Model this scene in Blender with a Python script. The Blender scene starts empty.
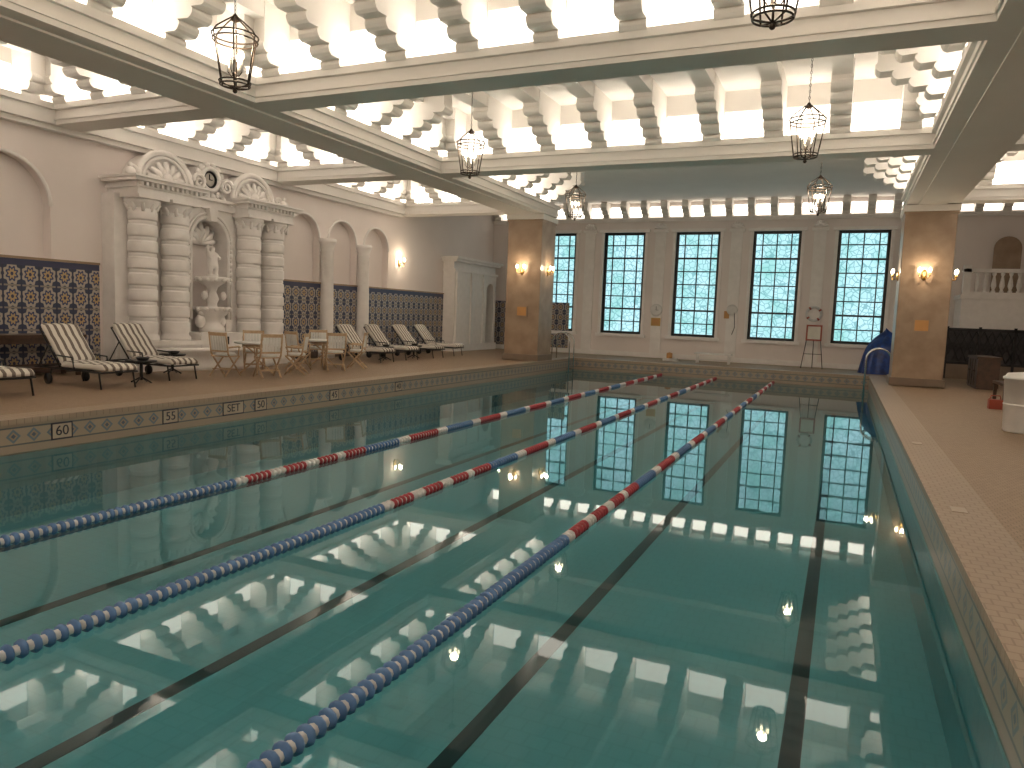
import bpy, bmesh, math, random
from mathutils import Vector, Matrix
random.seed(4)
pi=math.pi
scene=bpy.context.scene
scene.view_settings.view_transform='Standard'
scene.view_settings.look='None'
scene.view_settings.exposure=0.45

# ------------------------------------------------------------------ materials
def nt(name):
    m=bpy.data.materials.new(name); m.use_nodes=True
    t=m.node_tree; t.nodes.clear()
    o=t.nodes.new('ShaderNodeOutputMaterial')
    return m,t,o
def N(t,k,**kw):
    n=t.nodes.new(k)
    for a,b in kw.items(): setattr(n,a,b)
    return n
def link(t,a,b): t.links.new(a,b)
def math_(t,op,a,b=None,c=None):
    n=t.nodes.new('ShaderNodeMath'); n.operation=op
    for i,x in enumerate((a,b,c)):
        if x is None: continue
        if isinstance(x,(int,float)): n.inputs[i].default_value=x
        else: t.links.new(x,n.inputs[i])
    return n.outputs[0]
def mixc(t,f,a,b):
    n=t.nodes.new('ShaderNodeMix'); n.data_type='RGBA'
    if isinstance(f,(int,float)): n.inputs[0].default_value=f
    else: t.links.new(f,n.inputs[0])
    for i,x in ((6,a),(7,b)):
        if isinstance(x,tuple): n.inputs[i].default_value=(*x,1)
        else: t.links.new(x,n.inputs[i])
    return n.outputs[2]
def P(name,col,rough=.6,metal=0,col2=None,scale=3.0,bump=0,bscale=30,spec=.5,det=4):
    m,t,o=nt(name)
    b=N(t,'ShaderNodeBsdfPrincipled'); link(t,b.outputs[0],o.inputs[0])
    b.inputs['Roughness'].default_value=rough; b.inputs['Metallic'].default_value=metal
    b.inputs['Specular IOR Level'].default_value=spec
    tc=N(t,'ShaderNodeTexCoord')
    nz=N(t,'ShaderNodeTexNoise'); nz.inputs['Scale'].default_value=scale; nz.inputs['Detail'].default_value=det
    link(t,tc.outputs['Object'],nz.inputs['Vector'])
    if col2 is None: col2=tuple(c*.88 for c in col)
    rmp=N(t,'ShaderNodeMapRange'); rmp.inputs[1].default_value=.35; rmp.inputs[2].default_value=.65
    link(t,nz.outputs['Fac'],rmp.inputs[0])
    link(t,mixc(t,rmp.outputs[0],col,col2),b.inputs['Base Color'])
    if bump:
        n2=N(t,'ShaderNodeTexNoise'); n2.inputs['Scale'].default_value=bscale
        link(t,tc.outputs['Object'],n2.inputs['Vector'])
        bp=N(t,'ShaderNodeBump'); bp.inputs['Strength'].default_value=bump; bp.inputs['Distance'].default_value=.01
        link(t,n2.outputs['Fac'],bp.inputs['Height']); link(t,bp.outputs[0],b.inputs['Normal'])
    return m
def E(name,col,s):
    m,t,o=nt(name); e=N(t,'ShaderNodeEmission'); e.inputs[0].default_value=(*col,1); e.inputs[1].default_value=s
    link(t,e.outputs[0],o.inputs[0]); return m

M_wall=P('plaster_wall',(.86,.79,.76),.8,col2=(.82,.75,.72),scale=.8,bump=.1)
M_white=P('white_stone',(.90,.865,.84),.6,col2=(.85,.815,.79),scale=5,bump=.25,bscale=40)
M_ceil=P('ceiling_plaster',(.86,.83,.79),.8,col2=(.83,.80,.76),scale=1)
M_col=P('column_marble',(.38,.275,.19),.35,col2=(.29,.20,.135),scale=2.5,det=8)
M_colb=P('column_base_stone',(.22,.16,.115),.4)
M_black=P('black_metal',(.012,.012,.014),.4)
M_iron=P('lantern_iron',(.05,.035,.025),.4,.6)
M_chrome=P('chrome',(.75,.75,.75),.2,1.0)
M_wood=P('light_wood',(.60,.44,.29),.5,col2=(.50,.35,.22),scale=12)
M_dwood=P('dark_wood',(.10,.055,.035),.4,col2=(.06,.035,.025),scale=8)
M_dpanel=P('dark_railing_panel',(.05,.045,.05),.5,col2=(.03,.028,.035),scale=6)
M_blue=P('float_blue',(.075,.17,.36),.45,col2=(.10,.21,.42))
M_red=P('float_red',(.36,.04,.055),.4)
M_fwhite=P('float_white',(.70,.70,.70),.4)
M_tarp=P('blue_tarp',(.01,.06,.30),.35,col2=(.01,.03,.15),scale=6,bump=.4,bscale=8)
M_plastic=P('white_plastic',(.78,.76,.74),.35)
M_face=P('clock_face',(.62,.58,.52),.5)
M_bulb=E('bulb_glow',(1,.80,.52),12)
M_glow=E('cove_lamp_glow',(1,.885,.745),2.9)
M_strip=E('cove_lamp_tube',(1,.885,.745),17)
M_line=P('black_tile_line',(.02,.03,.04),.3)
M_brass=P('brass',(.6,.4,.15),.3,.9)
M_orange=P('sign_orange',(.60,.30,.10),.5)
M_sign=P('sign_paper',(.8,.78,.7),.5)
M_redp=P('red_plastic',(.40,.08,.05),.4)
M_cyanf=P('towel_white',(.8,.8,.78),.8)

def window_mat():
    m,t,o=nt('leaded_glass_emissive_daylight')
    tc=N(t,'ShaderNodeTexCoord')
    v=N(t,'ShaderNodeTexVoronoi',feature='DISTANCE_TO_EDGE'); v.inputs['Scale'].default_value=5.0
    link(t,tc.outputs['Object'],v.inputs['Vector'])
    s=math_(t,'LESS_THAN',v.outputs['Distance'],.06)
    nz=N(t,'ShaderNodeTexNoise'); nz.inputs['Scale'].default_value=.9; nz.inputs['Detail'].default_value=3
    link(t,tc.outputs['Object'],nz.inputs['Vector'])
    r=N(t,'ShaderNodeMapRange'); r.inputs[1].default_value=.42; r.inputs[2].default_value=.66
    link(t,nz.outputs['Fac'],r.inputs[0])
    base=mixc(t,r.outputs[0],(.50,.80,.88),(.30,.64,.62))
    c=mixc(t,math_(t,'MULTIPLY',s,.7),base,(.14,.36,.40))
    e=N(t,'ShaderNodeEmission'); link(t,c,e.inputs[0]); e.inputs[1].default_value=.95  # pane itself emits, standing in for daylight through the glass
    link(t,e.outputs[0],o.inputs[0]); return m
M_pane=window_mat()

def tile_mat():
    m,t,o=nt('talavera_tile')
    b=N(t,'ShaderNodeBsdfPrincipled'); link(t,b.outputs[0],o.inputs[0]); b.inputs['Roughness'].default_value=.3
    tc=N(t,'ShaderNodeTexCoord'); s=N(t,'ShaderNodeSeparateXYZ'); link(t,tc.outputs['Object'],s.inputs[0])
    u=math_(t,'ADD',s.outputs[0],s.outputs[1])
    T=.36
    fu=math_(t,'SUBTRACT',math_(t,'FRACT',math_(t,'DIVIDE',u,T)),.5)
    fv=math_(t,'SUBTRACT',math_(t,'FRACT',math_(t,'DIVIDE',math_(t,'SUBTRACT',s.outputs[2],.42),T*1.25)),.5)
    au=math_(t,'ABSOLUTE',fu); av=math_(t,'ABSOLUTE',fv)
    rr=math_(t,'SQRT',math_(t,'ADD',math_(t,'MULTIPLY',fu,fu),math_(t,'MULTIPLY',fv,fv)))
    ang=math_(t,'ARCTAN2',fv,fu)
    pet=math_(t,'MULTIPLY',math_(t,'COSINE',math_(t,'MULTIPLY',ang,8)),.05)
    rp=math_(t,'ADD',rr,pet)
    c=mixc(t,math_(t,'LESS_THAN',rp,.46),(.04,.055,.11),(.44,.40,.35))
    c=mixc(t,math_(t,'LESS_THAN',rp,.31),c,(.04,.06,.16))
    c=mixc(t,math_(t,'LESS_THAN',rp,.21),c,(.50,.37,.20))
    c=mixc(t,math_(t,'LESS_THAN',rr,.08),c,(.05,.05,.11))
    edge=math_(t,'GREATER_THAN',av,.46)
    c=mixc(t,edge,c,(.28,.25,.23))
    edge=math_(t,'GREATER_THAN',au,.45)
    c=mixc(t,edge,c,(.035,.045,.09))
    top=math_(t,'GREATER_THAN',s.outputs[2],2.62)
    c=mixc(t,top,c,(.05,.06,.13))
    bot=math_(t,'LESS_THAN',s.outputs[2],.62)
    c=mixc(t,bot,c,(.10,.07,.06))
    link(t,c,b.inputs['Base Color']); return m
M_tile=tile_mat()

def fascia_mat():
    m,t,o=nt('pool_edge_mosaic')
    b=N(t,'ShaderNodeBsdfPrincipled'); link(t,b.outputs[0],o.inputs[0]); b.inputs['Roughness'].default_value=.3
    tc=N(t,'ShaderNodeTexCoord'); s=N(t,'ShaderNodeSeparateXYZ'); link(t,tc.outputs['Object'],s.inputs[0])
    u=math_(t,'ADD',s.outputs[0],s.outputs[1])
    fu=math_(t,'ABSOLUTE',math_(t,'SUBTRACT',math_(t,'FRACT',math_(t,'DIVIDE',u,.26)),.5))
    fv=math_(t,'ABSOLUTE',math_(t,'DIVIDE',math_(t,'SUBTRACT',s.outputs[2],.215),.26))
    d=math_(t,'ADD',fu,fv)
    c=mixc(t,math_(t,'LESS_THAN',d,.36),(.36,.29,.22),(.15,.20,.24))
    c=mixc(t,math_(t,'LESS_THAN',d,.22),c,(.33,.25,.18))
    c=mixc(t,math_(t,'LESS_THAN',d,.12),c,(.10,.13,.18))
    e=math_(t,'GREATER_THAN',fv,.38)
    c=mixc(t,e,c,(.12,.13,.13))
    e2=math_(t,'GREATER_THAN',fv,.46)
    c=mixc(t,e2,c,(.34,.27,.21))
    up=math_(t,'GREATER_THAN',s.outputs[2],.37)
    c=mixc(t,up,c,(.50,.41,.33))
    link(t,c,b.inputs['Base Color']); return m
M_fascia=fascia_mat()

def deck_mat(name,c1,c2,mort,sz,rough=.5,dirt=.5):
    m,t,o=nt(name)
    b=N(t,'ShaderNodeBsdfPrincipled'); link(t,b.outputs[0],o.inputs[0]); b.inputs['Roughness'].default_value=rough
    tc=N(t,'ShaderNodeTexCoord')
    br=N(t,'ShaderNodeTexBrick'); link(t,tc.outputs['Object'],br.inputs['Vector'])
    br.offset=0.5; br.inputs['Scale'].default_value=1.0
    br.inputs['Brick Width'].default_value=sz; br.inputs['Row Height'].default_value=sz
    br.inputs['Mortar Size'].default_value=sz*.06
    br.inputs['Color1'].default_value=(*c1,1); br.inputs['Color2'].default_value=(*c2,1); br.inputs['Mortar'].default_value=(*mort,1)
    nz=N(t,'ShaderNodeTexNoise'); nz.inputs['Scale'].default_value=.7; nz.inputs['Detail'].default_value=5
    link(t,tc.outputs['Object'],nz.inputs['Vector'])
    f=math_(t,'MULTIPLY',math_(t,'SUBTRACT',nz.outputs['Fac'],.35),dirt)
    link(t,mixc(t,f,br.outputs['Color'],tuple(x*.65 for x in c1)),b.inputs['Base Color']); return m
M_deck=deck_mat('deck_mosaic',(.35,.25,.165),(.30,.21,.135),(.18,.125,.08),.06)
M_cop=deck_mat('coping_stone',(.38,.295,.22),(.36,.275,.205),(.27,.20,.15),.10)
M_pool=deck_mat('pool_tile',(.26,.54,.59),(.25,.53,.58),(.235,.50,.55),.15,dirt=.25)

def water_mat():
    m,t,o=nt('pool_water')
    tc=N(t,'ShaderNodeTexCoord')
    nz=N(t,'ShaderNodeTexNoise'); nz.inputs['Scale'].default_value=1.9; nz.inputs['Detail'].default_value=2
    link(t,tc.outputs['Object'],nz.inputs['Vector'])
    bp=N(t,'ShaderNodeBump'); bp.inputs['Strength'].default_value=.025; bp.inputs['Distance'].default_value=.02
    link(t,nz.outputs['Fac'],bp.inputs['Height'])
    fr=N(t,'ShaderNodeFresnel'); fr.inputs['IOR'].default_value=1.37; link(t,bp.outputs[0],fr.inputs['Normal'])
    tr=N(t,'ShaderNodeBsdfTransparent'); tr.inputs[0].default_value=(.63,.88,.91,1)
    gl=N(t,'ShaderNodeBsdfGlossy'); gl.inputs['Roughness'].default_value=.02; gl.inputs[0].default_value=(.95,1,1,1)
    link(t,bp.outputs[0],gl.inputs['Normal'])
    mx=N(t,'ShaderNodeMixShader'); link(t,fr.outputs[0],mx.inputs[0]); link(t,tr.outputs[0],mx.inputs[1]); link(t,gl.outputs[0],mx.inputs[2])
    link(t,mx.outputs[0],o.inputs[0]); return m
M_water=water_mat()

def stripe_mat():
    m,t,o=nt('striped_cushion')
    b=N(t,'ShaderNodeBsdfPrincipled'); link(t,b.outputs[0],o.inputs[0]); b.inputs['Roughness'].default_value=.9
    tc=N(t,'ShaderNodeTexCoord'); s=N(t,'ShaderNodeSeparateXYZ'); link(t,tc.outputs['Object'],s.inputs[0])
    f=math_(t,'FRACT',math_(t,'ADD',math_(t,'DIVIDE',s.outputs[1],.135),.25))
    c=mixc(t,math_(t,'LESS_THAN',f,.42),(.75,.71,.65),(.19,.16,.14))
    link(t,c,b.inputs['Base Color']); return m
M_stripe=stripe_mat()

# ------------------------------------------------------------------ mesh builder
class MB:
    def __init__(s): s.v=[];s.f=[];s.m=[];s.s=[]
    def add(s,vs,fs,mi=0,sm=False,M=None):
        o=len(s.v)
        for p in vs:
            p=Vector(p)
            if M is not None: p=M@p
            s.v.append(p)
        for f in fs: s.f.append(tuple(i+o for i in f)); s.m.append(mi); s.s.append(sm)
    def box(s,x0,x1,y0,y1,z0,z1,mi=0,M=None):
        vs=[(x0,y0,z0),(x1,y0,z0),(x1,y1,z0),(x0,y1,z0),(x0,y0,z1),(x1,y0,z1),(x1,y1,z1),(x0,y1,z1)]
        s.add(vs,[(0,3,2,1),(4,5,6,7),(0,1,5,4),(1,2,6,5),(2,3,7,6),(3,0,4,7)],mi,False,M)
    def prism(s,pts,ax,a0,a1,mi=0,M=None):
        n=len(pts)
        def mk(p,a):
            return (a,p[0],p[1]) if ax=='x' else ((p[0],a,p[1]) if ax=='y' else (p[0],p[1],a))
        vs=[mk(p,a0) for p in pts]+[mk(p,a1) for p in pts]
        fs=[tuple(range(n))[::-1],tuple(range(n,2*n))]+[(i,(i+1)%n,(i+1)%n+n,i+n) for i in range(n)]
        s.add(vs,fs,mi,False,M)
    def lathe(s,prof,c=(0,0,0),seg=16,mi=0,ax='z',sx=1,sy=1,sm=True,M=None,a0=0,a1=2*pi):
        full=abs(a1-a0-2*pi)<1e-6
        k=seg if full else seg+1
        vs=[]
        for r,h in prof:
            for i in range(k):
                a=a0+(a1-a0)*i/seg
                p=(r*math.cos(a)*sx,r*math.sin(a)*sy,h)
                if ax=='x': p=(p[2],p[0],p[1])
                elif ax=='y': p=(p[0],p[2],p[1])
                vs.append((p[0]+c[0],p[1]+c[1],p[2]+c[2]))
        fs=[]
        for j in range(len(prof)-1):
            for i in range(seg):
                i2=(i+1)%k if full else i+1
                fs.append((j*k+i,j*k+i2,(j+1)*k+i2,(j+1)*k+i))
        if full:
            fs.append(tuple(range(k))[::-1]); fs.append(tuple((len(prof)-1)*k+i for i in range(k)))
        s.add(vs,fs,mi,sm,M)
    def sphere(s,c,r,mi=0,sc=(1,1,1),seg=10,rings=7,M=None):
        vs=[];fs=[]
        for j in range(rings+1):
            ph=pi*j/rings
            for i in range(seg):
                a=2*pi*i/seg
                vs.append((c[0]+r*sc[0]*math.sin(ph)*math.cos(a),c[1]+r*sc[1]*math.sin(ph)*math.sin(a),c[2]+r*sc[2]*math.cos(ph)))
        for j in range(rings):
            for i in range(seg):
                fs.append((j*seg+i,(j+1)*seg+i,(j+1)*seg+(i+1)%seg,j*seg+(i+1)%seg))
        s.add(vs,fs,mi,True,M)
    def tube(s,path,r,mi=0,seg=6,M=None):
        path=[Vector(p) for p in path]; n=len(path)
        rs=r if isinstance(r,(list,tuple)) else [r]*n
        vs=[];fs=[];up=None
        for i,p in enumerate(path):
            t=(path[min(i+1,n-1)]-path[max(i-1,0)])
            if t.length<1e-9: t=Vector((0,0,1))
            t.normalize()
            if up is None:
                up=Vector((0,0,1)) if abs(t.z)<.9 else Vector((1,0,0))
            a=up-t*up.dot(t)
            if a.length<1e-6: a=t.orthogonal()
            a.normalize(); up=a; b=t.cross(a)
            for k in range(seg):
                q=2*pi*k/seg
                vs.append(p+(a*math.cos(q)+b*math.sin(q))*rs[i])
        for i in range(n-1):
            for k in range(seg):
                fs.append((i*seg+k,i*seg+(k+1)%seg,(i+1)*seg+(k+1)%seg,(i+1)*seg+k))
        fs.append(tuple(range(seg))[::-1]); fs.append(tuple((n-1)*seg+k for k in range(seg)))
        s.add(vs,fs,mi,True,M)
    def mesh(s,name,mats):
        me=bpy.data.meshes.new(name); me.from_pydata([tuple(p) for p in s.v],[],s.f)
        for m in mats: me.materials.append(m)
        me.polygons.foreach_set('material_index',s.m); me.polygons.foreach_set('use_smooth',s.s)
        bm=bmesh.new(); bm.from_mesh(me); bmesh.ops.recalc_face_normals(bm,faces=bm.faces); bm.to_mesh(me); bm.free()
        me.update(); return me
    def obj(s,name,mats,loc=(0,0,0),rz=0,parent=None):
        return place(s.mesh(name,mats),name,loc,rz,parent)
def place(me,name,loc=(0,0,0),rz=0,parent=None):
    o=bpy.data.objects.new(name,me); scene.collection.objects.link(o)
    o.location=loc; o.rotation_euler=(0,0,rz)
    if parent: o.parent=parent
    return o
def bevel(o,w,seg=2):
    b=o.modifiers.new('bev','BEVEL'); b.width=w; b.segments=seg; b.limit_method='ANGLE'
def light(name,loc,e,r=.1,col=(1,.80,.56)):
    l=bpy.data.lights.new(name,'POINT'); l.energy=e; l.shadow_soft_size=r; l.color=col
    o=bpy.data.objects.new(name,l); scene.collection.objects.link(o); o.location=loc; return o

DK=.42
XL,XR=-15.2,6.2; YB,YF=-3.5,31.0
PX0,PX1,PY0,PY1=-9.55,.87,1.2,27.0
CZ=6.95

# ------------------------------------------------------------------ floor / pool
b=MB()
b.box(XL-.5,PX0,YB-.3,YF+.3,-1.6,DK); b.box(PX1,XR+.3,YB-.3,YF+.3,-1.6,DK)
b.box(PX0,PX1,YB-.3,PY0,-1.6,DK); b.box(PX0,PX1,PY1,YF+.3,-1.6,DK)
b.obj('floor',[M_deck])
b=MB()
b.box(PX0,PX1,PY0,PY1,-1.1,-.8)
b.box(PX0,PX0+.03,PY0,PY1,-.8,-.02);b.box(PX1-.03,PX1,PY0,PY1,-.8,-.02)
b.box(PX0,PX1,PY0,PY0+.03,-.8,-.02);b.box(PX0,PX1,PY1-.03,PY1,-.8,-.02)
for x in (-.12,-2.08,-4.24,-6.4,-8.3):
    b.box(x-.065,x+.065,PY0+1,PY1-1.2,-.8,-.795,1)
    b.box(x-.35,x+.35,PY1-1.2,PY1-1.02,-.8,-.795,1)
b.obj('swimming_pool',[M_pool,M_line])
b=MB(); b.add([(PX0,PY0,0),(PX1,PY0,0),(PX1,PY1,0),(PX0,PY1,0)],[(0,1,2,3)]); b.obj('pool_water',[M_water])
# coping
M_num=P('number_tile_ink',(.03,.03,.05),.4)
M_tan=P('number_tile',(.45,.37,.29),.4)
b=MB()
cw=.42
b.box(PX0-cw,PX0+.03,PY0-cw,PY1+cw,.37,DK+.02,0); b.box(PX1-.03,PX1+cw,PY0-cw,PY1+cw,.37,DK+.02,0)
b.box(PX0,PX1,PY0-cw,PY0+.03,.37,DK+.02,0); b.box(PX0,PX1,PY1-.03,PY1+cw,.37,DK+.02,0)
b.box(PX0-.02,PX0+.015,PY0,PY1,-.04,.37,1); b.box(PX1-.015,PX1+.02,PY0,PY1,-.04,.37,1)
b.box(PX0,PX1,PY0-.02,PY0+.015,-.04,.37,1); b.box(PX0,PX1,PY1-.015,PY1+.02,-.04,.37,1)
nums=((6.4,'60'),(8.15,'55'),(9.45,'SET'),(10.1,'50'),(12.2,'45'),(14.6,'40'))
for y,tx in nums:
    w=.13 if tx!='SET' else .22
    b.box(PX0+.014,PX0+.020,y-w-.02,y+w+.02,.10,.33,3)
    b.box(PX0+.018,PX0+.024,y-w,y+w,.12,.31,2)
for y in (4.6,7.4,11.5): b.box(PX1+.10,PX1+.22,y-.10,y+.10,DK+.02,DK+.026,2)
cop=b.obj('trim_pool_coping',[M_cop,M_fascia,M_tan,M_num])
for y,tx in nums:
    c=bpy.data.curves.new('depth_number','FONT'); c.body=tx; c.size=.19; c.align_x='CENTER'; c.align_y='CENTER'; c.extrude=.002
    c.materials.append(M_num)
    o=bpy.data.objects.new('depth_number',c); scene.collection.objects.link(o)
    o.location=(PX0+.026,y,.215); o.rotation_euler=(pi/2,0,pi/2); o.parent=cop

# ------------------------------------------------------------------ lane ropes
def rope(x):
    b=MB(); y=PY0+.1; pitch=.078
    b.tube([(0,PY0,0.02),(0,PY1,0.02)],.032,2,8)
    while y<PY1-.15:
        if y<6.0: m=0
        elif y<8.4: m=[2,1,1,2,1,1][int((y-6)/.2)%6]
        elif y<21.5:
            q=(y-8.4)%2.4
            m=0 if q<.9 else (2 if q<1.2 else (1 if q<2.1 else 2))
        else: m=1 if int((y-21.5)/.45)%3 else 2
        b.lathe([(.03,y),(.050,y+.005),(.056,y+.021),(.050,y+.037),(.03,y+.042)],(0,0,.02),10,m,'y')
        y+=pitch
    b.obj('lane_rope',[M_blue,M_red,M_fwhite],(x,0,0))
for x in (-2.14,-4.1,-6.07): rope(x)

# ------------------------------------------------------------------ walls
def arch_prism(b,y0,y1,c,r,zb,zs,zt,x0,x1,mi=0,n=12):
    L=[(y0,zb),(c-r,zb),(c-r,zs)]+[(c-r*math.cos(pi/2*i/n),zs+r*math.sin(pi/2*i/n)) for i in range(1,n+1)]+[(c,zt),(y0,zt)]
    R=[(2*c-p[0],p[1]) if p[0]!=y0 else (y1,p[1]) for p in L]
    b.prism(L,'x',x0,x1,mi); b.prism(R,'x',x0,x1,mi)
b=MB()
b.box(XL-.5,XL-.25,YB,YF+.3,DK,CZ)
zb=2.75
b.box(XL-.25,XL,YB,YF,DK,zb)
arches=[(5.2,.95,3.88),(9.1,.95,3.88),(17.85,.75,4.1),(19.75,.75,4.1),(21.65,.75,4.1)]
prev=YB
for c,r,zs in arches:
    y0=c-r-.1;y1=c+r+.1
    if y0>prev+.001: b.box(XL-.25,XL,prev,y0,zb,5.5)
    y0=max(y0,prev) 
    arch_prism(b,y0,y1,c,r,zb,zs,5.5,XL-.25,XL)
    prev=y1
b.box(XL-.25,XL,prev,YF,zb,5.5)
b.box(XL-.25,XL,YB,YF,5.5,CZ)
b.obj('wall_left',[M_wall])
b=MB()
for c,r,zs in arches:
    b.tube([(XL+.01,c-r*math.cos(pi*i/20),zs+r*math.sin(pi*i/20)) for i in range(21)],.04,0,6)
for y in (18.8,20.7):
    b.lathe([(.28,DK),(.28,DK+.25),(.24,DK+.3),(.22,DK+.38),(.21,2.2),(.185,3.75),(.22,3.8),(.19,3.86),(.26,4.02),(.28,4.06),(.28,4.16)],(XL+.16,y,0),20)
b.obj('trim_arcade',[M_white])
b=MB()
b.box(XL,XL+.04,YB,11.1,DK,zb); b.box(XL,XL+.04,16.6,26.4,DK,zb)
b.box(XL,-11.9+.6,YF-.04,YF,DK,zb-.1)
b.obj('trim_tile_dado_left',[M_tile])
b=MB()
b.box(XL,XL+.07,YB,11.1,zb,zb+.05); b.box(XL,XL+.07,16.6,26.4,zb,zb+.05)
b.obj('trim_dado_rail',[M_col])

# far wall with windows
wc=[-12.0,-8.9,-5.79,-2.70,.42]; hw=.9; wz0,wz1=1.39,5.72
b=MB()
xs=[XL-.5]
for c in wc: xs+= [c-hw,c+hw]
xs.append(XR+.3)
for i in range(0,len(xs),2): b.box(xs[i],xs[i+1],YF,YF+.35,DK,CZ)
for c in wc:
    b.box(c-hw,c+hw,YF,YF+.35,DK,wz0); b.box(c-hw,c+hw,YF,YF+.35,wz1,CZ)
b.obj('wall_far',[M_wall])
for k,c in enumerate(wc):
    b=MB()
    y0=YF+.12
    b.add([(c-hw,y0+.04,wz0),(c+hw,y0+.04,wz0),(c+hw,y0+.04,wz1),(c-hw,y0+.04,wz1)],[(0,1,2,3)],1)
    for f in (0,.2,.5,.8,1):
        w=.055 if f in (0,1) else .022
        x=c-hw+f*2*hw; x=min(max(x,c-hw+.055),c+hw-.055) if f in (0,1) else x
        b.box(x-w,x+w,y0-.03,y0+.03,wz0,wz1,0)
    for j in range(9):
        z=wz0+(wz1-wz0)*j/8; w=.055 if j in (0,8) else (.038 if j in (2,6) else .022)
        z=min(max(z,wz0+.05),wz1-.05)
        b.box(c-hw,c+hw,y0-.028,y0+.028,z-w,z+w,0)
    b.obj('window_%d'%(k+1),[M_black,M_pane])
b=MB()
for c in wc:
    b.box(c-hw-.12,c-hw,YF-.06,YF+.1,wz0,wz1+.12);b.box(c+hw,c+hw+.12,YF-.06,YF+.1,wz0,wz1+.12)
    b.box(c-hw-.2,c+hw+.2,YF-.12,YF+.1,wz1+.0,wz1+.12)
    b.box(c-hw-.2,c+hw+.2,YF-.14,YF+.1,wz0-.14,wz0)
for i in range(-1,5):
    x=(wc[0]-1.55)+3.105*(i+1)
    b.box(x-.22,x+.22,YF-.07,YF,DK,5.7)
    b.box(x-.30,x+.30,YF-.14,YF,5.7,5.82)
    for q in range(7):
        a=pi*(q+.5)/7
        b.tube([(x,YF-.08,5.86),(x-.26*math.cos(a),YF-.1,5.86+.24*math.sin(a))],[.02,.05],0,6)
b.box(XL,XR,YF-.10,YF,6.16,6.30); b.box(XL,XR,YF-.16,YF,6.24,6.30)
b.box(XL,XR,YF-.05,YF,DK,DK+.2)
b.obj('trim_window_surrounds',[M_white])
b=MB(); b.box(XR,XR+.3,YB,YF,DK,CZ); b.obj('wall_right',[M_wall])
b=MB(); b.box(XL-.5,XR+.3,YB-.3,YB,DK,CZ); b.obj('wall_back',[M_wall])
b=MB(); b.box(XR-.04,XR,YB,28.8,DK,2.2); b.obj('trim_tile_dado_right',[M_tile])

# ------------------------------------------------------------------ ceiling
b=MB(); b.box(XL-.5,XR+.3,YB-.3,YF+.35,CZ-.002,CZ+.2); b.obj('ceiling',[M_ceil])
B=MB(); G=MB()
BZ0,BZ1=5.5,5.9
DS,DZ,NL=.27,.15,5
def corbel_pts(smax,z0=5.86,nl=NL,ds=DS,dz=DZ,top=CZ+.02):
    pts=[(-.02,top),(-.02,z0)]
    s=0
    for k in range(nl):
        z=z0+k*dz; e=(k+1)*ds
        if e>smax: e=smax
        r=.09
        pts+= [(e-r*.9,z-.012),(e-r*.35,z+.02),(e,z+.07),(e+.005,z+.11),(e-.03,z+dz)]
        s=e
        if e>=smax-.001: break
    pts.append((s-.03,top))
    return pts
CW=.19
def corbel(side,pos,c,smax,**k):
    p=corbel_pts(smax,**k)
    if side=='N': B.prism([(c-s,z) for s,z in p],'x',pos-CW,pos+CW)
    if side=='S': B.prism([(c+s,z) for s,z in p],'x',pos-CW,pos+CW)
    if side=='E': B.prism([(c-s,z) for s,z in p],'y',pos-CW,pos+CW)
    if side=='W': B.prism([(c+s,z) for s,z in p],'y',pos-CW,pos+CW)
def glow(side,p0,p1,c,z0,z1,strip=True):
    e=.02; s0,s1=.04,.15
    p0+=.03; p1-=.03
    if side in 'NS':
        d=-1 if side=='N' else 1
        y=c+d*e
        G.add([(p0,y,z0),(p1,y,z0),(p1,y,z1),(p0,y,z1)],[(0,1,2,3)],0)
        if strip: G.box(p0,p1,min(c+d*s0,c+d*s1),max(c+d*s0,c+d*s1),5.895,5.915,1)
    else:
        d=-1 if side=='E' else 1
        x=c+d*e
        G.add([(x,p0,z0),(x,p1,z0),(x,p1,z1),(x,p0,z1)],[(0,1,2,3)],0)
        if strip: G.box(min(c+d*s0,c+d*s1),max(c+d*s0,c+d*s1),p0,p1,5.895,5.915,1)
def bay(x0,x1,y0,y1,sides='NSEW',ribs=True,sp=1.2):
    n=round((x1-x0)/sp); w=(x1-x0)/n
    m=round((y1-y0)/sp); h=(y1-y0)/m
    full=DS*NL
    for i in range(n):
        x=x0+(i+.5)*w; d=min(x-x0,x1-x)
        sm=min(full,max(DS,d))
        for s,c in (('N',y1),('S',y0)):
            if s in sides: corbel(s,x,c,sm)
        if ribs: B.box(x-CW+.012,x+CW-.012,y0-.05,y1+.05,CZ-.27,CZ+.03)
    for i in range(n-1):
        xa=x0+(i+.5)*w
        for s,c in (('N',y1),('S',y0)):
            if s in sides: glow(s,xa+CW,xa+w-CW,c,5.98,6.50)
    for i in range(m):
        y=y0+(i+.5)*h; d=min(y-y0 if 'S' in sides else 9,y1-y if 'N' in sides else 9)
        sm=min(full,max(DS,d))
        for s,c in (('E',x1),('W',x0)):
            if s in sides: corbel(s,y,c,sm)
    for i in range(m-1):
        ya=y0+(i+.5)*h
        for s,c in (('E',x1),('W',x0)):
            if s in sides: glow(s,ya+CW,ya+h-CW,c,5.98,6.50)
    for s,c in (('N',y1),('S',y0)):
        if s in sides:
            glow(s,x0+.02,x0+w/2-CW,c,5.98,6.50); glow(s,x1-w/2+CW,x1-.02,c,5.98,6.50)
ybeams=[3.5,10.0,16.4,23.0]
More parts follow.
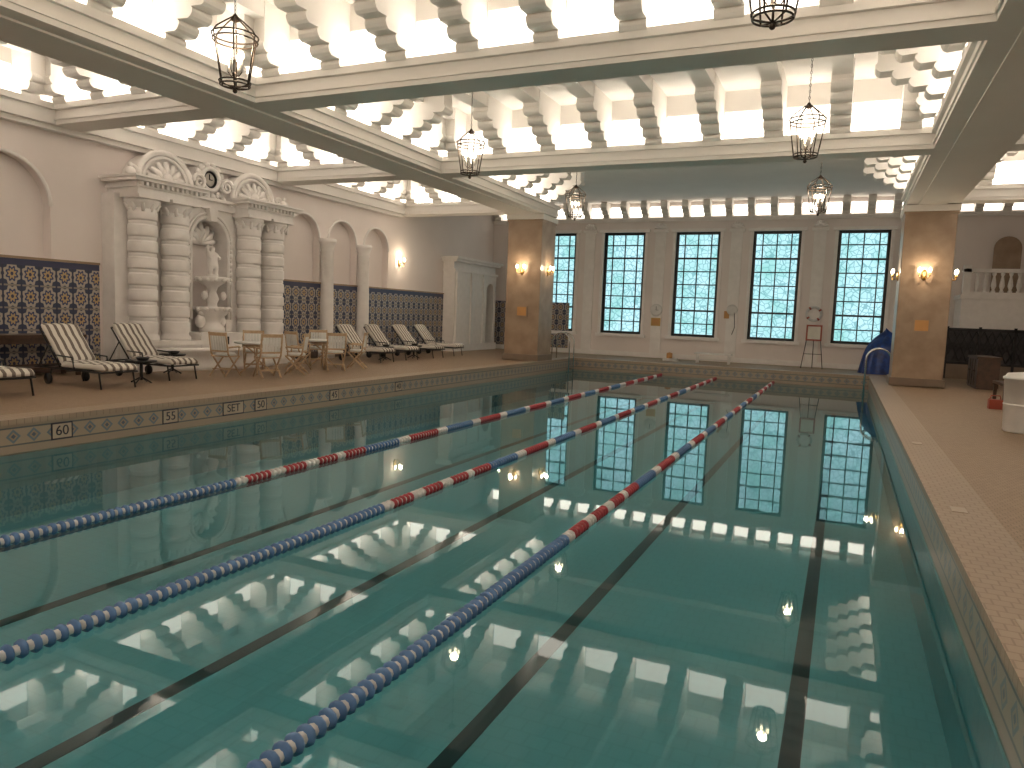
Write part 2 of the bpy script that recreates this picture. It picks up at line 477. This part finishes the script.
for y in ybeams:
    spans=[(XL,-10.9),(-9.6,1.3),(2.6,XR)] if y<23 else [(XL,-10.9),(2.6,XR)]
    for xa,xb in spans:
        B.box(xa,xb,y,y+.6,BZ0,BZ1-.1); B.box(xa,xb,y-.07,y+.67,BZ1-.12,BZ1); B.box(xa,xb,y-.03,y+.63,BZ0+.08,BZ0+.13)
        B.box(xa-.1,xb+.1,y+.15,y+.45,BZ1-.05,CZ+.03)
for x in (-10.9,1.3):
    B.box(x,x+1.3,YB,24.7,BZ0,BZ1-.1); B.box(x-.07,x+1.37,YB,24.77,BZ1-.121,BZ1+.001); B.box(x-.03,x+1.33,YB,24.73,BZ0+.081,BZ0+.131)
    B.box(x+.3,x+1.0,YB,24.4,BZ0-.03,BZ0+.01)
    B.box(x+.2,x+1.1,YB,24.6,BZ1-.05,CZ+.031)
for xa,xb in ((XL,XL+.3),(XR-.3,XR)):
    B.box(xa,xb,YB,23.0,BZ0+.001,BZ1-.1); B.box(xa-(.0 if xa<0 else .07),xb+(.07 if xa<0 else 0),YB,23.0,BZ1-.122,BZ1-.002)
    B.box(xa+(0 if xa<0 else .1),xb-(.1 if xa<0 else 0),YB,23,BZ0-.1,BZ0+.01)
yr=[(YB,3.65),(3.95,10.15),(10.45,16.55),(16.85,23.15)]
for i,(ya,yb) in enumerate(yr):
    bay(XL,-10.7,ya,yb); bay(2.4,XR,ya,yb)
    if i<3: bay(-9.8,1.5,ya,yb)
bay(-9.8,1.5,16.85,24.6,sides='SEW',ribs=False)
B.box(-9.8,1.5,22.9,23.3,6.78,CZ+.03)
n=int((XR-XL)/.86)
for i in range(n):
    x=XL+.3+i*.86
    p=corbel_pts(.6,z0=6.32,nl=3,ds=.2,dz=.14)
    B.prism([(YF-s,z) for s,z in p],'x',x-.13,x+.13)
    glow('N',x+.13,x+.73,YF,6.36,6.78,False)
B.obj('ceiling_beams_and_corbels',[M_ceil])
G.obj('cove_light_panels',[M_glow,M_strip])

# ------------------------------------------------------------------ columns
def sconce(name,loc,rz):
    b=MB()
    b.lathe([(.0,0),(.07,0),(.09,.02),(.05,.05),(0,.06)],(0,0,0),12,0,'x',sx=.8,sy=1.7)
    for s in (-1,1):
        b.tube([(.04,0,-.04),(.10,s*.05,-.10),(.15,s*.11,-.09),(.16,s*.13,-.02)],.012,0)
        b.lathe([(.012,-.03),(.035,-.01),(.035,.0),(.014,.0),(.014,.08),(0,.08)],(.16,s*.13,0),10,0)
        b.sphere((.16,s*.13,.135),.05,1,(.8,.8,1.5))
    o=b.obj(name,[M_brass,M_bulb],loc,rz)
    l=light('sconce_light',(.30,0,.14),14,.05); l.parent=o
    return o
for xc,ff in ((-10.92,0),(1.3,1)):
    b=MB(); x0,x1=xc,xc+1.28; y0,y1=23.4,24.68
    b.box(x0,x1,y0,y1,.62,5.3,0)
    b.box(x0-.05,x1+.05,y0-.05,y1+.05,DK+.02,.66,1)
    b.box(x0-.03,x1+.03,y0-.03,y1+.03,5.22,5.3,0)
    b.box(x0-.06,x1+.06,y0-.06,y1+.06,5.3,5.47,2)
    col=b.obj('marble_column',[M_col,M_colb,M_ceil]); bevel(col,.015)
    xm=(x0+x1)/2
    sconce('wall_sconce',(xm-.05,y0,3.55),-pi/2)
    sconce('wall_sconce',(x1,(y0+y1)/2,3.55),0)
    sconce('wall_sconce',(x0,(y0+y1)/2,3.55),pi)
    b=MB(); b.box(xm-.22,xm+.22,y0-.03,y0,1.95,2.35,0); b.box(xm-.17,xm+.17,y0-.035,y0-.03,2.0,2.3,1)
    b.obj('framed_notice',[M_col,M_orange],parent=col)
sconce('wall_sconce',(XL,23.1,3.75),0)

# ------------------------------------------------------------------ lanterns
def lantern_mesh():
    b=MB(); n=6
    prof=[(.04,.46),(.12,.40),(.24,.30),(.28,.24),(.27,.18),(.18,-.36)]
    for i in range(n):
        a=2*pi*i/n+.2
        b.tube([(r*math.cos(a),r*math.sin(a),z) for r,z in prof],.010,0,5)
    for r,z in ((.28,.24),(.27,.18),(.18,-.36),(.19,-.32)):
        b.tube([(r*math.cos(2*pi*i/24),r*math.sin(2*pi*i/24),z) for i in range(25)],.011,0,5)
    b.lathe([(0,.40),(.06,.43),(.04,.47),(.02,.50),(0,.52)],(0,0,0),10)
    for i in range(n):
        a=2*pi*i/n+.2
        b.tube([(.18*math.cos(a),.18*math.sin(a),-.36),(0,0,-.40)],.009,0,5)
    b.sphere((0,0,-.43),.03)
    b.tube([(0,0,-.42),(0,0,-.2)],.012,0)
    for i in range(4):
        a=pi/2*i+.3; c,s=math.cos(a),math.sin(a)
        b.tube([(0,0,-.22),(.05*c,.05*s,-.25),(.09*c,.09*s,-.2)],.008,0,5)
        b.lathe([(.016,-.2),(.016,-.05),(0,-.05)],(.09*c,.09*s,0),8,1)
        b.sphere((.09*c,.09*s,.0),.038,2,(.75,.75,1.5))
    z=.5
    k=0
    while z<1.62:
        pts=[]
        for q in range(9):
            a=2*pi*q/8
            u=.012*math.cos(a); 
            pts.append((u,0,z+.03+.028*math.sin(a)) if k%2 else (0,u,z+.03+.028*math.sin(a)))
        b.tube(pts,.0045,0,4); z+=.05; k+=1
    b.lathe([(.02,1.58),(.06,1.62),(.08,1.66),(0,1.66)],(0,0,0),12)
    return b.mesh('hanging_lantern',[M_iron,M_plastic,M_bulb])
lm=lantern_mesh()
for y in (7.2,13.1,19.3,1.0):
    for x in (-7.0,-.8):
        xx=-7.25 if (y==7.2 and x<-3) else x
        o=place(lm,'hanging_lantern',(xx,y,CZ-.27-1.56))
        l=light('lantern_light',(0,0,.1),30,.08); l.parent=o

# ------------------------------------------------------------------ wall fountain
F=MB(); cy=13.8; X0=XL
arch_prism(F,13.05,14.55,cy,.56,DK,3.55,4.35,X0,X0+.45)
F.box(X0,X0+.40,11.2,13.06,DK,4.35); F.box(X0,X0+.40,14.54,16.4,DK,4.35)
for s in (-1,1):
    yc=cy+s*1.62
    F.box(X0,X0+1.08,yc-.92,yc+.92,DK,DK+.12); F.box(X0,X0+1.0,yc-.86,yc+.86,DK+.12,1.0); F.box(X0,X0+1.08,yc-.92,yc+.92,1.0,1.1)
    for q in (-.44,.44):
        pr=[(.35,1.1),(.35,1.18),(.30,1.23)]
        z=1.28;k=0
        while z<3.85:
            r=.315 if k%2==0 else .292
            hh=.26 if k%2==0 else .10
            pr+=[(r-.015,z),(r,z+.03),(r,z+hh-.03),(r-.015,z+hh)]
            z+=hh;k+=1
        pr+=[(.27,3.93),(.31,3.97),(.28,4.02),(.36,4.17),(.38,4.2),(.38,4.28)]
        F.lathe(pr,(X0+.62,yc+q,0),24)
        # acanthus leaves on the capital
        for i in range(10):
            a=2*pi*i/10
            F.tube([(X0+.62+.27*math.cos(a),yc+q+.27*math.sin(a),3.98),(X0+.62+.32*math.cos(a),yc+q+.32*math.sin(a),4.08),(X0+.62+.38*math.cos(a),yc+q+.38*math.sin(a),4.16)],[.05,.045,.03],0,5)
        F.box(X0+.22,X0+1.02,yc+q-.4,yc+q+.4,4.26,4.33)
    F.box(X0,X0+.98,yc-.84,yc+.84,4.33,4.48); F.box(X0,X0+1.02,yc-.88,yc+.88,4.48,4.52)
    for j in range(13):
        y=yc-.8+j*1.6/12; F.box(X0+.9,X0+1.08,y-.035,y+.035,4.52,4.60)
    F.box(X0,X0+1.0,yc-.86,yc+.86,4.52,4.60); F.box(X0,X0+1.14,yc-1.0,yc+1.0,4.60,4.67); F.box(X0,X0+1.2,yc-1.05,yc+1.05,4.67,4.72)
    r=.72; yy=cy+s*1.38
    F.prism([(yy-r*math.cos(pi*i/20),4.72+r*.95*math.sin(pi*i/20)) for i in range(21)],'x',X0,X0+.5)
    for rr,th in ((.74,.07),(.62,.04)):
        F.tube([(X0+.55,yy-rr*math.cos(pi*i/20),4.72+rr*.95*math.sin(pi*i/20)) for i in range(21)],th,0,8)
    for j in range(7):
        a=pi*(j+.5)/7
        F.tube([(X0+.52,yy,4.76),(X0+.6,yy-.3*math.cos(a),4.76+.28*math.sin(a)),(X0+.55,yy-.5*math.cos(a),4.76+.46*math.sin(a))],[.03,.075,.05],0,8)
    F.sphere((X0+.6,yy,4.84),.13)
    for (sy,sz,sr,dr) in ((yy-s*.95+0,4.95,.2,1),(yy+s*.92,4.86,.13,-1)):
        F.tube([(X0+.6,sy+dr*s*(sr*(1-i/30))*math.cos(i*.42),sz+(sr*(1-i/30))*math.sin(i*.42)) for i in range(28)],[.05*(1-i/45) for i in range(28)],0,6)
    F.sphere((X0+.7,yc+s*.8,4.82),.11); F.sphere((X0+.7,yc+s*.8,4.96),.06)
    for j in range(9):
        F.sphere((X0+.5,cy+s*(.12+.07*j),4.62-.0*j+.10*math.sin(j*.7)),.07,0,(1,1,.8),8,5)
    for j in range(10):
        F.sphere((X0+.48,cy+s*.68,3.6-j*.12),.05+.015*(j%2),0,(1,1,1),8,5)
F.box(X0,X0+.55,cy-.78,cy+.78,4.35,4.55); F.box(X0,X0+.62,cy-.82,cy+.82,4.55,4.62)
F.prism([(cy-.6,4.62),(cy+.6,4.62),(cy+.42,4.95),(cy+.3,5.35),(cy,5.46),(cy-.3,5.35),(cy-.42,4.95)],'x',X0,X0+.4)
F.tube([(X0+.5,cy+.27*math.cos(2*pi*i/24),5.08+.27*math.sin(2*pi*i/24)) for i in range(25)],.06,0,8)
F.lathe([(0,.36),(.24,.36),(.24,.46),(0,.46)],(X0,cy,5.08),20,2,'x')
F.tube([(X0+.48,cy+.19*math.cos(2*pi*i/24),5.08+.19*math.sin(2*pi*i/24)) for i in range(25)],.03,1,6)
F.box(X0+.46,X0+.475,cy-.012,cy+.012,5.08,5.21,1); F.box(X0+.46,X0+.475,cy,cy+.09,5.07,5.09,1)
for i in range(14):
    a=2*pi*i/14
    F.sphere((X0+.46,cy+.40*math.cos(a),5.05+.38*math.sin(a)),.085,0,(1,1,1),8,5)
for rr,th in ((.60,.05),(.70,.035)):
    F.tube([(X0+.47,cy-rr,1.6)]+[(X0+.47,cy-rr*math.cos(pi*i/20),3.55+rr*math.sin(pi*i/20)) for i in range(21)]+[(X0+.47,cy+rr,1.6)],th,0,6)
F.prism([(cy-.09,4.05),(cy+.09,4.05),(cy+.14,4.36),(cy-.14,4.36)],'x',X0+.3,X0+.62)
for j in range(7):
    a=pi*(j+.5)/7
    F.tube([(X0+.1,cy,3.5),(X0+.2,cy-.3*math.cos(a),3.5+.3*math.sin(a)),(X0+.12,cy-.52*math.cos(a),3.5+.52*math.sin(a))],[.03,.09,.06],0,8)
F.box(X0,X0+.9,cy-.66,cy+.66,DK,1.2); F.box(X0,X0+.96,cy-.7,cy+.7,1.2,1.28)
F.box(X0+.9,X0+.93,cy-.2,cy+.2,.98,1.18,1)
F.lathe([(.32,1.28),(.3,1.4),(.2,1.5),(.24,1.62),(.34,1.72),(.42,1.84),(.46,1.9),(.42,1.92),(.3,1.86),(.14,1.86),(.12,2.0),(.17,2.12),(.1,2.3),(.14,2.42),(.3,2.52),(.42,2.64),(.38,2.67),(.15,2.6),(.12,2.66),(.16,2.72),(.0,2.74)],(X0+.55,cy,0),20)
for i in range(12):
    a=2*pi*i/12
    F.sphere((X0+.55+.44*math.cos(a),cy+.44*math.sin(a),1.86),.06,0,(1,1,1),8,5)
    F.sphere((X0+.55+.38*math.cos(a),cy+.38*math.sin(a),2.6),.055,0,(1,1,1),8,5)
for s in (-1,1):
    F.sphere((X0+.5,cy+s*.33,1.55),.13,0,(1,1,1.3)); F.sphere((X0+.56,cy+s*.33,1.76),.08)
    F.sphere((X0+.62,cy+s*.30,2.2),.08,0,(1,1,1.4))
F.lathe([(1.0,DK),(1.0,DK+.1),(.94,DK+.14),(.96,.78),(1.05,.86),(1.05,.94),(.9,.94),(.88,.86),(.0,.86)],(X0+.3,cy,0),40,0,'z',1.35,2.2)
wf=F.obj('wall_fountain',[M_white,M_black,M_face])
def putto(loc,parent):
    pts=[(0,0,.30),(0,0,.42),(0,0,.55),(0,0,.62),(0.02,0,.74),
         (.06,.07,.22),(.05,.08,.04),(.09,.08,.0),
         (.02,-.07,.2),(0,-.07,.04),(.05,-.07,0),
         (.0,.12,.54),(.08,.17,.42),(.14,.1,.48),
         (.0,-.12,.54),(.04,-.2,.64),(.06,-.16,.76)]
    rad=[.10,.10,.10,.05,.10,.075,.05,.04,.075,.05,.04,.055,.045,.03,.055,.045,.03]
    ed=[(0,1),(1,2),(2,3),(3,4),(0,5),(5,6),(6,7),(0,8),(8,9),(9,10),(2,11),(11,12),(12,13),(2,14),(14,15),(15,16)]
    me=bpy.data.meshes.new('putto_statue'); me.from_pydata(pts,ed,[]); me.materials.append(M_white)
    o=bpy.data.objects.new('putto_statue',me); scene.collection.objects.link(o)
    bm=bmesh.new(); bm.from_mesh(me); l=bm.verts.layers.skin.verify()
    bm.verts.ensure_lookup_table()
    for v,r in zip(bm.verts,rad): v[l].radius=(r,r); v[l].use_root=(v.index==0)
    bm.to_mesh(me); bm.free()
    o.modifiers.new('skin','SKIN'); s=o.modifiers.new('sub','SUBSURF'); s.levels=2; s.render_levels=2
    o.location=loc; o.parent=parent
putto((X0+.55,cy,2.70),wf)

# portal at the far left
b=MB(); y0,y1=26.4,30.3; XW=XL+.005
arch_prism(b,29.2,y1,29.72,.36,DK,3.0,3.7,XW,XL+.55); b.box(XW,XL+.55,y0,29.2,DK,3.7)
b.box(XW,XL+.62,y0-.06,y1+.06,3.7,3.8);b.box(XW,XL+.5,y0,y1,3.8,4.1);b.box(XW,XL+.7,y0-.12,y1+.12,4.1,4.2);b.box(XW,XL+.8,y0-.18,y1+.18,4.2,4.3)
b.box(XW,XL+.62,y0-.05,y1+.05,DK,DK+.3)
for y in (26.6,27.9,29.05): b.box(XL+.55,XL+.62,y-.1,y+.1,DK+.3,3.7)
b.box(XL+.02,XL+.06,29.36,30.08,DK,3.3,1)
b.obj('door_1',[M_white,M_dwood])

# balcony/stair at far right
b=MB()
bx0=3.55; XE=XR-.05; YE=YF-.17
b.box(bx0,XE,29.2,YE,DK,3.15,0); b.box(bx0-.05,XE,29.14,YE,3.15,3.3,0)
b.box(bx0,XE,29.2,29.42,3.3,3.38,0); b.box(bx0-.03,XE,29.18,29.44,4.05,4.17,0)
b.box(bx0,bx0+.22,29.18,29.44,3.3,4.3,0)
x=bx0+.42
while x<XR-.1:
    b.lathe([(.07,3.38),(.07,3.43),(.04,3.47),(.085,3.6),(.06,3.78),(.035,3.92),(.06,3.98),(.07,4.05)],(x,29.31,0),10,0); x+=.24
pts=[(5.0-.42*math.cos(pi*i/12),5.0+.42*math.sin(pi*i/12)) for i in range(13)]+[(5.42,3.3),(4.58,3.3)]
b.prism(pts,'y',YE-.03,YE,1)
b.obj('stair_balcony',[M_white,M_col])
# dark iron lattice railing in front of the stair
b=MB()
xr0,xr1=3.15,XR-.08; yl=28.95
b.box(xr0,xr1,yl+.05,yl+.09,DK+.55,2.05,1)
b.box(xr0,xr1,yl-.03,yl+.05,2.05,2.15,0); b.box(xr0,xr1,yl-.02,yl+.04,DK+.5,DK+.58,0)
b.box(xr0,xr1,yl-.02,yl+.10,DK,DK+.5,2)
for x in (xr0+.05,xr0+1.0,xr0+2.0,xr1-.05): b.box(x-.04,x+.04,yl-.03,yl+.05,DK,2.2,0)
x=xr0
while x<xr1-.2:
    b.tube([(x,yl,DK+.58),(min(x+.45,xr1),yl,2.05)],.014,0,5); b.tube([(min(x+.45,xr1),yl,DK+.58),(x,yl,2.05)],.014,0,5)
    b.tube([(x+.22+.10*math.cos(2*pi*i/12),yl,1.53+.10*math.sin(2*pi*i/12)) for i in range(13)],.012,0,5)
    x+=.225
b.obj('iron_lattice_railing',[M_black,M_dpanel,M_colb])

# ------------------------------------------------------------------ loungers
def lounger_mesh():
    b=MB(); W=.33
    for s in (-1,1):
        y=s*W
        b.tube([(0,y,.30),(-1.95,y,.30)],.018,0)
        b.tube([(-.12,y,.30),(-.06,y,0)],.016,0); b.tube([(-1.45,y,.30),(-1.55,y,.0)],.016,0)
        b.tube([(-1.2,y,.32),(-1.78,y,1.0)],.016,0)
        b.tube([(-1.55,y,.70),(-1.85,y,.30)],.012,0)
        b.tube([(-.8,y,.31),(-.85,y,.52),(-1.3,y,.54)],.014,0)
        b.lathe([(.0,-.02),(.10,-.02),(.10,.02),(0,.02)],(-1.52,y*1.08,.10),14,0,'y')
    for x in (0,-.6,-1.2,-1.95): b.tube([(x,-W,.30),(x,W,.30)],.015,0)
    b.tube([(-1.78,-W,1.0),(-1.78,W,1.0)],.016,0)
    def cush(x0,z0,x1,z1,th):
        d=Vector((x1-x0,0,z1-z0)); L=d.length; d.normalize(); n=Vector((d.z,0,-d.x)); 
        if n.z<0: n=-n
        nseg=max(2,int(L/.3))
        prof=[(-.31,0),(-.33,.25),(-.33,.75),(-.30,1),(0,1.12),(.30,1),(.33,.75),(.33,.25),(.31,0)]
        ring=[]
        for i in range(nseg*4+1):
            t=i/(nseg*4); e=min(t,1-t)*L
            sc=.55 if e<.001 else (.9 if e<.05 else 1)
            puff=1+.12*abs(math.sin(pi*t*nseg))
            ring.append([Vector((x0,0,z0))+d*(t*L)+n*(q*th*sc*puff)+Vector((0,p*(1 if e>.02 else .94),0)) for p,q in prof])
        vs=[p for r in ring for p in r]; k=len(prof); fs=[]
        for i in range(len(ring)-1):
            for j in range(k):
                fs.append((i*k+j,i*k+(j+1)%k,(i+1)*k+(j+1)%k,(i+1)*k+j))
        fs.append(tuple(range(k))); fs.append(tuple((len(ring)-1)*k+j for j in range(k)))
        b.add(vs,fs,1,True)
    cush(.02,.33,-1.2,.33,.10)
    cush(-1.18,.35,-1.80,1.06,.10)
    return b.mesh('sun_lounger',[M_black,M_stripe])
lg=lounger_mesh()
for x,y in ((-11.7,7.1),(-11.7,8.95),(-12.2,10.8),(-12.5,18.6),(-12.7,20.3),(-12.7,22.0),(-12.9,23.8)):
    place(lg,'sun_lounger',(x,y,DK),random.uniform(-.04,.04))
def side_table(loc):
    b=MB()
    b.lathe([(.0,.40),(.26,.40),(.28,.42),(.28,.44),(0,.44)],(0,0,0),20,0)
    b.lathe([(.03,.06),(.03,.40)],(0,0,0),8,0)
    for i in range(4):
        a=pi/2*i+.4; b.tube([(0,0,.12),(.2*math.cos(a),.2*math.sin(a),.015)],.015,0)
    b.lathe([(.0,.44),(.09,.44),(.13,.5),(.12,.5),(.08,.45),(0,.45)],(0.02,0.02,0),14,0)
    b.obj('side_table',[M_black],loc)
side_table((-12.3,9.85,DK)); side_table((-13.5,11.6,DK)); side_table((-13.2,19.4,DK)); side_table((-13.2,21.1,DK))
b=MB()
b.box(-14.95,-14.35,6.6,10.2,DK+.78,DK+.84);b.box(-14.9,-14.4,6.7,10.1,DK+.66,DK+.78)
for yy in (6.75,8.4,10.05):
    for xx in (-14.88,-14.42): b.box(xx-.035,xx+.035,yy-.035,yy+.035,DK,DK+.68)
b.box(-14.85,-14.45,6.7,10.1,DK+.15,DK+.19)
b.obj('console_table',[M_dwood])

def table(loc):
    b=MB()
    b.lathe([(0,.70),(.47,.70),(.5,.715),(.5,.735),(.48,.745),(0,.745)],(0,0,0),28,0)
    for i in range(4):
        a=pi/2*i+pi/4
        b.tube([(.36*math.cos(a),.36*math.sin(a),.02),(-.25*math.cos(a)*.2,-.25*math.sin(a)*.2,.40),(.3*math.cos(a),.3*math.sin(a),.70)],.022,1)
    b.tube([(.3*math.cos(2*pi*i/16),.3*math.sin(2*pi*i/16),.66) for i in range(17)],.02,1)
    b.obj('round_table',[M_cyanf,M_wood],loc)
def chair_mesh():
    b=MB(); W=.23
    for s in (-1,1):
        y=s*W
        b.tube([(-.24,y,.97),(-.17,y,.5),(.22,y,.015)],.02,0)
        b.tube([(.2,y*.9,.44),(-.24,y*.9,.015)],.02,0)
        b.tube([(-.2,y,.64),(.16,y,.66),(.2,y,.64)],.02,0)
        b.tube([(.17,y,.65),(.15,y*.95,.44)],.014,0)
    b.box(-.2,.22,-.22,.22,.435,.455,0)
    b.lathe([(0,.455),(.19,.455),(.215,.475),(.215,.495),(.19,.515),(0,.52)],(0.01,0,0),4*5,1,'z',1,1)
    Mx=Matrix.Translation((-.17,0,.5))@Matrix.Rotation(-.165,4,'Y')
    b.box(-.014,.014,-.23,.23,.40,.47,0,Mx); b.box(-.012,.012,-.23,.23,.04,.08,0,Mx)
    for j in range(6):
        y=-.17+j*.068; b.box(-.008,.008,y-.029,y+.029,.08,.40,1,Mx)
    for z,x in ((.16,.1),(.16,-.13)): b.tube([(x,-W,z),(x,W,z)],.012,0)
    return b.mesh('folding_chair',[M_wood,M_cyanf])
ch=chair_mesh()
for tx,ty in ((-12.3,12.9),(-12.5,15.5)):
    table((tx,ty,DK))
    for a in (-1.65,-.55,.65,2.4):
        r=.88
        place(ch,'folding_chair',(tx+r*math.cos(a),ty+r*math.sin(a),DK),a+pi+random.uniform(-.25,.25))

# ------------------------------------------------------------------ pool ladders
def ladder(x,y,s):
    b=MB()
    for dy in (-.25,.25):
        pts=[(-s*.55,dy,DK)]+[(-s*.55+s*.0,dy,DK+.65)]
        pts+=[(-s*.55+s*(.35-.35*math.cos(pi*i/10)),dy,DK+.65+.34*math.sin(pi*i/10)) for i in range(1,11)]
        pts+=[(s*.15,dy,-.6)]
        b.tube(pts,.024,0,8)
    for z in (-.5,-.25,.05): b.box(s*.11-.04,s*.15+.04,-.25,.25,z,z+.03,0)
    b.obj('pool_ladder',[M_chrome],(x,y,0))
ladder(PX0+.05,26.1,1); ladder(PX1-.05,25.2,-1)

# ------------------------------------------------------------------ far deck items
b=MB(); nx,nz=40,14; vs=[];fs=[]
for j in range(nz+1):
    t=j/nz
    for i in range(nx):
        a=2*pi*i/nx
        r=.62*(1-t**6)*(1-.15*t)*(1+.09*math.sin(5*a+t*1.5)+.05*math.sin(11*a))
        vs.append((r*math.cos(a)*1.0+.12*t,r*math.sin(a)*.8,1.5*t*(1+.10*math.sin(a+.5))))
for j in range(nz):
    for i in range(nx): fs.append((j*nx+i,j*nx+(i+1)%nx,(j+1)*nx+(i+1)%nx,(j+1)*nx+i))
b.add(vs,fs,0,True); b.obj('blue_pool_cover',[M_tarp],(1.2,29.0,DK))
b=MB()
b.box(-.7,.7,-.25,.25,.34,.40); 
for x in (-.6,.6):
    for y in (-.18,.18): b.box(x-.03,x+.03,y-.03,y+.03,0,.34)
b.box(-.6,.6,-.02,.02,.12,.16)
b.obj('low_bench',[M_plastic],(-4.6,29.2,DK)); 
b=MB(); b.box(-.28,.28,-.18,.18,0,.10,0); b.lathe([(0,.10),(.12,.10),(.12,.3),(0,.34)],(-.05,0,0),14,1)
b.obj('equipment_box',[M_plastic,M_orange],(-6.3,29.4,DK))
b=MB()
b.box(-.28,.28,-.02,.0,1.05,1.65,0); b.box(-.22,.22,-.03,-.02,1.11,1.59,1)
b.tube([(-.25,.0,1.05),(-.38,-.12,0)],.014,2); b.tube([(.25,0,1.05),(.38,-.12,0)],.014,2); b.tube([(0,.03,1.4),(0,.4,0)],.014,2)
b.tube([(-.33,-.06,.55),(.33,-.06,.55)],.01,2)
b.obj('easel_sign',[M_redp,M_sign,M_black],(-1.05,29.9,DK))
b=MB(); b.tube([(.26*math.cos(2*pi*i/24),0,.26*math.sin(2*pi*i/24)) for i in range(25)],.05,0,8)
for a in (.6,2.2,3.8,5.4):
    b.tube([(.26*math.cos(a+d),0,.26*math.sin(a+d)) for d in (-.12,0,.12)],.056,1,8)
b.obj('lifebuoy',[M_fwhite,M_redp],(-1.14,YF-.14,2.5))
b=MB(); b.lathe([(0,0),(.24,0),(.26,-.03),(.22,-.05),(0,-.05)],(0,0,0),24,0,'y'); b.box(-.008,.008,-.06,-.05,0,.16,1); b.box(0,.1,-.06,-.05,-.006,.006,1)
b.obj('wall_clock',[M_plastic,M_black],(-7.35,YF-.07,2.45))
b=MB(); b.box(-.2,.2,-.02,0,-.17,.17,0); b.box(-.16,.16,-.025,-.02,-.13,.13,1)
b.obj('notice_sign',[M_brass,M_orange],(-7.35,YF-.07,1.95))
b=MB(); b.lathe([(.05,0),(.2,0),(.22,-.03),(.2,-.06),(.05,-.06)],(0,0,0),20,0,'y'); b.box(-.3,-.1,-.04,0,-.35,-.05,1); b.tube([(.1,-.05,-.1),(.15,-.08,-.7),(.05,-.06,-1.0)],.012,2)
b.obj('hose_reel',[M_plastic,M_orange,M_black],(-4.24,YF-.07,2.55))

# ------------------------------------------------------------------ right-hand items
def bin_(loc,r,h,mt,name):
    b=MB()
    b.lathe([(r*.86,0),(r*.9,.03),(r,h*.9),(r*1.06,h*.9),(r*1.06,h*.94),(r*.98,h*.95),(r*.9,h),(r*.3,h*1.03),(0,h*1.03)],(0,0,0),28,0)
    b.lathe([(r*.95,h*.45),(r*.985,h*.47),(r*.95,h*.49)],(0,0,0),28,0)
    b.obj(name,[mt],loc)
bin_((2.80,14.2,DK),.36,.95,M_plastic,'towel_bin')
bin_((3.35,15.6,DK),.36,.95,M_plastic,'towel_bin')
b=MB(); b.box(-.12,.12,-.10,.10,0,.2); b.tube([(-.1,0,.2),(-.08,0,.28),(.08,0,.28),(.1,0,.2)],.012,0)
b.obj('red_first_aid_case',[M_redp],(3.0,18.2,DK))
b=MB()
b.box(-.35,.35,-1.3,1.3,.40,.46); b.box(.30,.36,-1.3,1.3,.46,.95)
for y in (-1.2,0,1.2):
    for x in (-.3,.32): b.box(x-.035,x+.035,y-.035,y+.035,0,.42)
b.obj('wooden_bench',[M_dwood],(3.7,19.6,DK))
b=MB()
b.box(-.3,.3,-.9,.9,.85,.92); b.box(-.27,.27,-.85,.85,0.05,.85); b.box(-.25,.25,-.83,.83,0,.05)
for y in (-.42,0,.42): b.box(-.285,-.27,y-.008,y+.008,.08,.83)
for y in (-.5,-.34,.34,.5): b.sphere((-.29,y,.5),.02)
b.obj('wooden_cabinet',[M_dwood],(3.75,25.0,DK))

# ------------------------------------------------------------------ world + camera
w=bpy.data.worlds.new('world'); scene.world=w; w.use_nodes=True
w.node_tree.nodes['Background'].inputs[0].default_value=(.8,.9,1,1); w.node_tree.nodes['Background'].inputs[1].default_value=.3
Fp=730.0
Y=Vector((333,56,-Fp)).normalized()
X=Vector((1612,-131,Fp)); X=(X-Y*X.dot(Y)).normalized()
Z=X.cross(Y)
R=Matrix(((X.x,X.y,X.z),(Y.x,Y.y,Y.z),(Z.x,Z.y,Z.z)))
cd=bpy.data.cameras.new('camera'); cam=bpy.data.objects.new('camera',cd); scene.collection.objects.link(cam)
cd.sensor_width=36; cd.sensor_fit='HORIZONTAL'; cd.lens=Fp/1024*36; cd.clip_end=200
cam.matrix_world=Matrix.Translation((0,0,2.0))@R.to_4x4()
scene.camera=cam
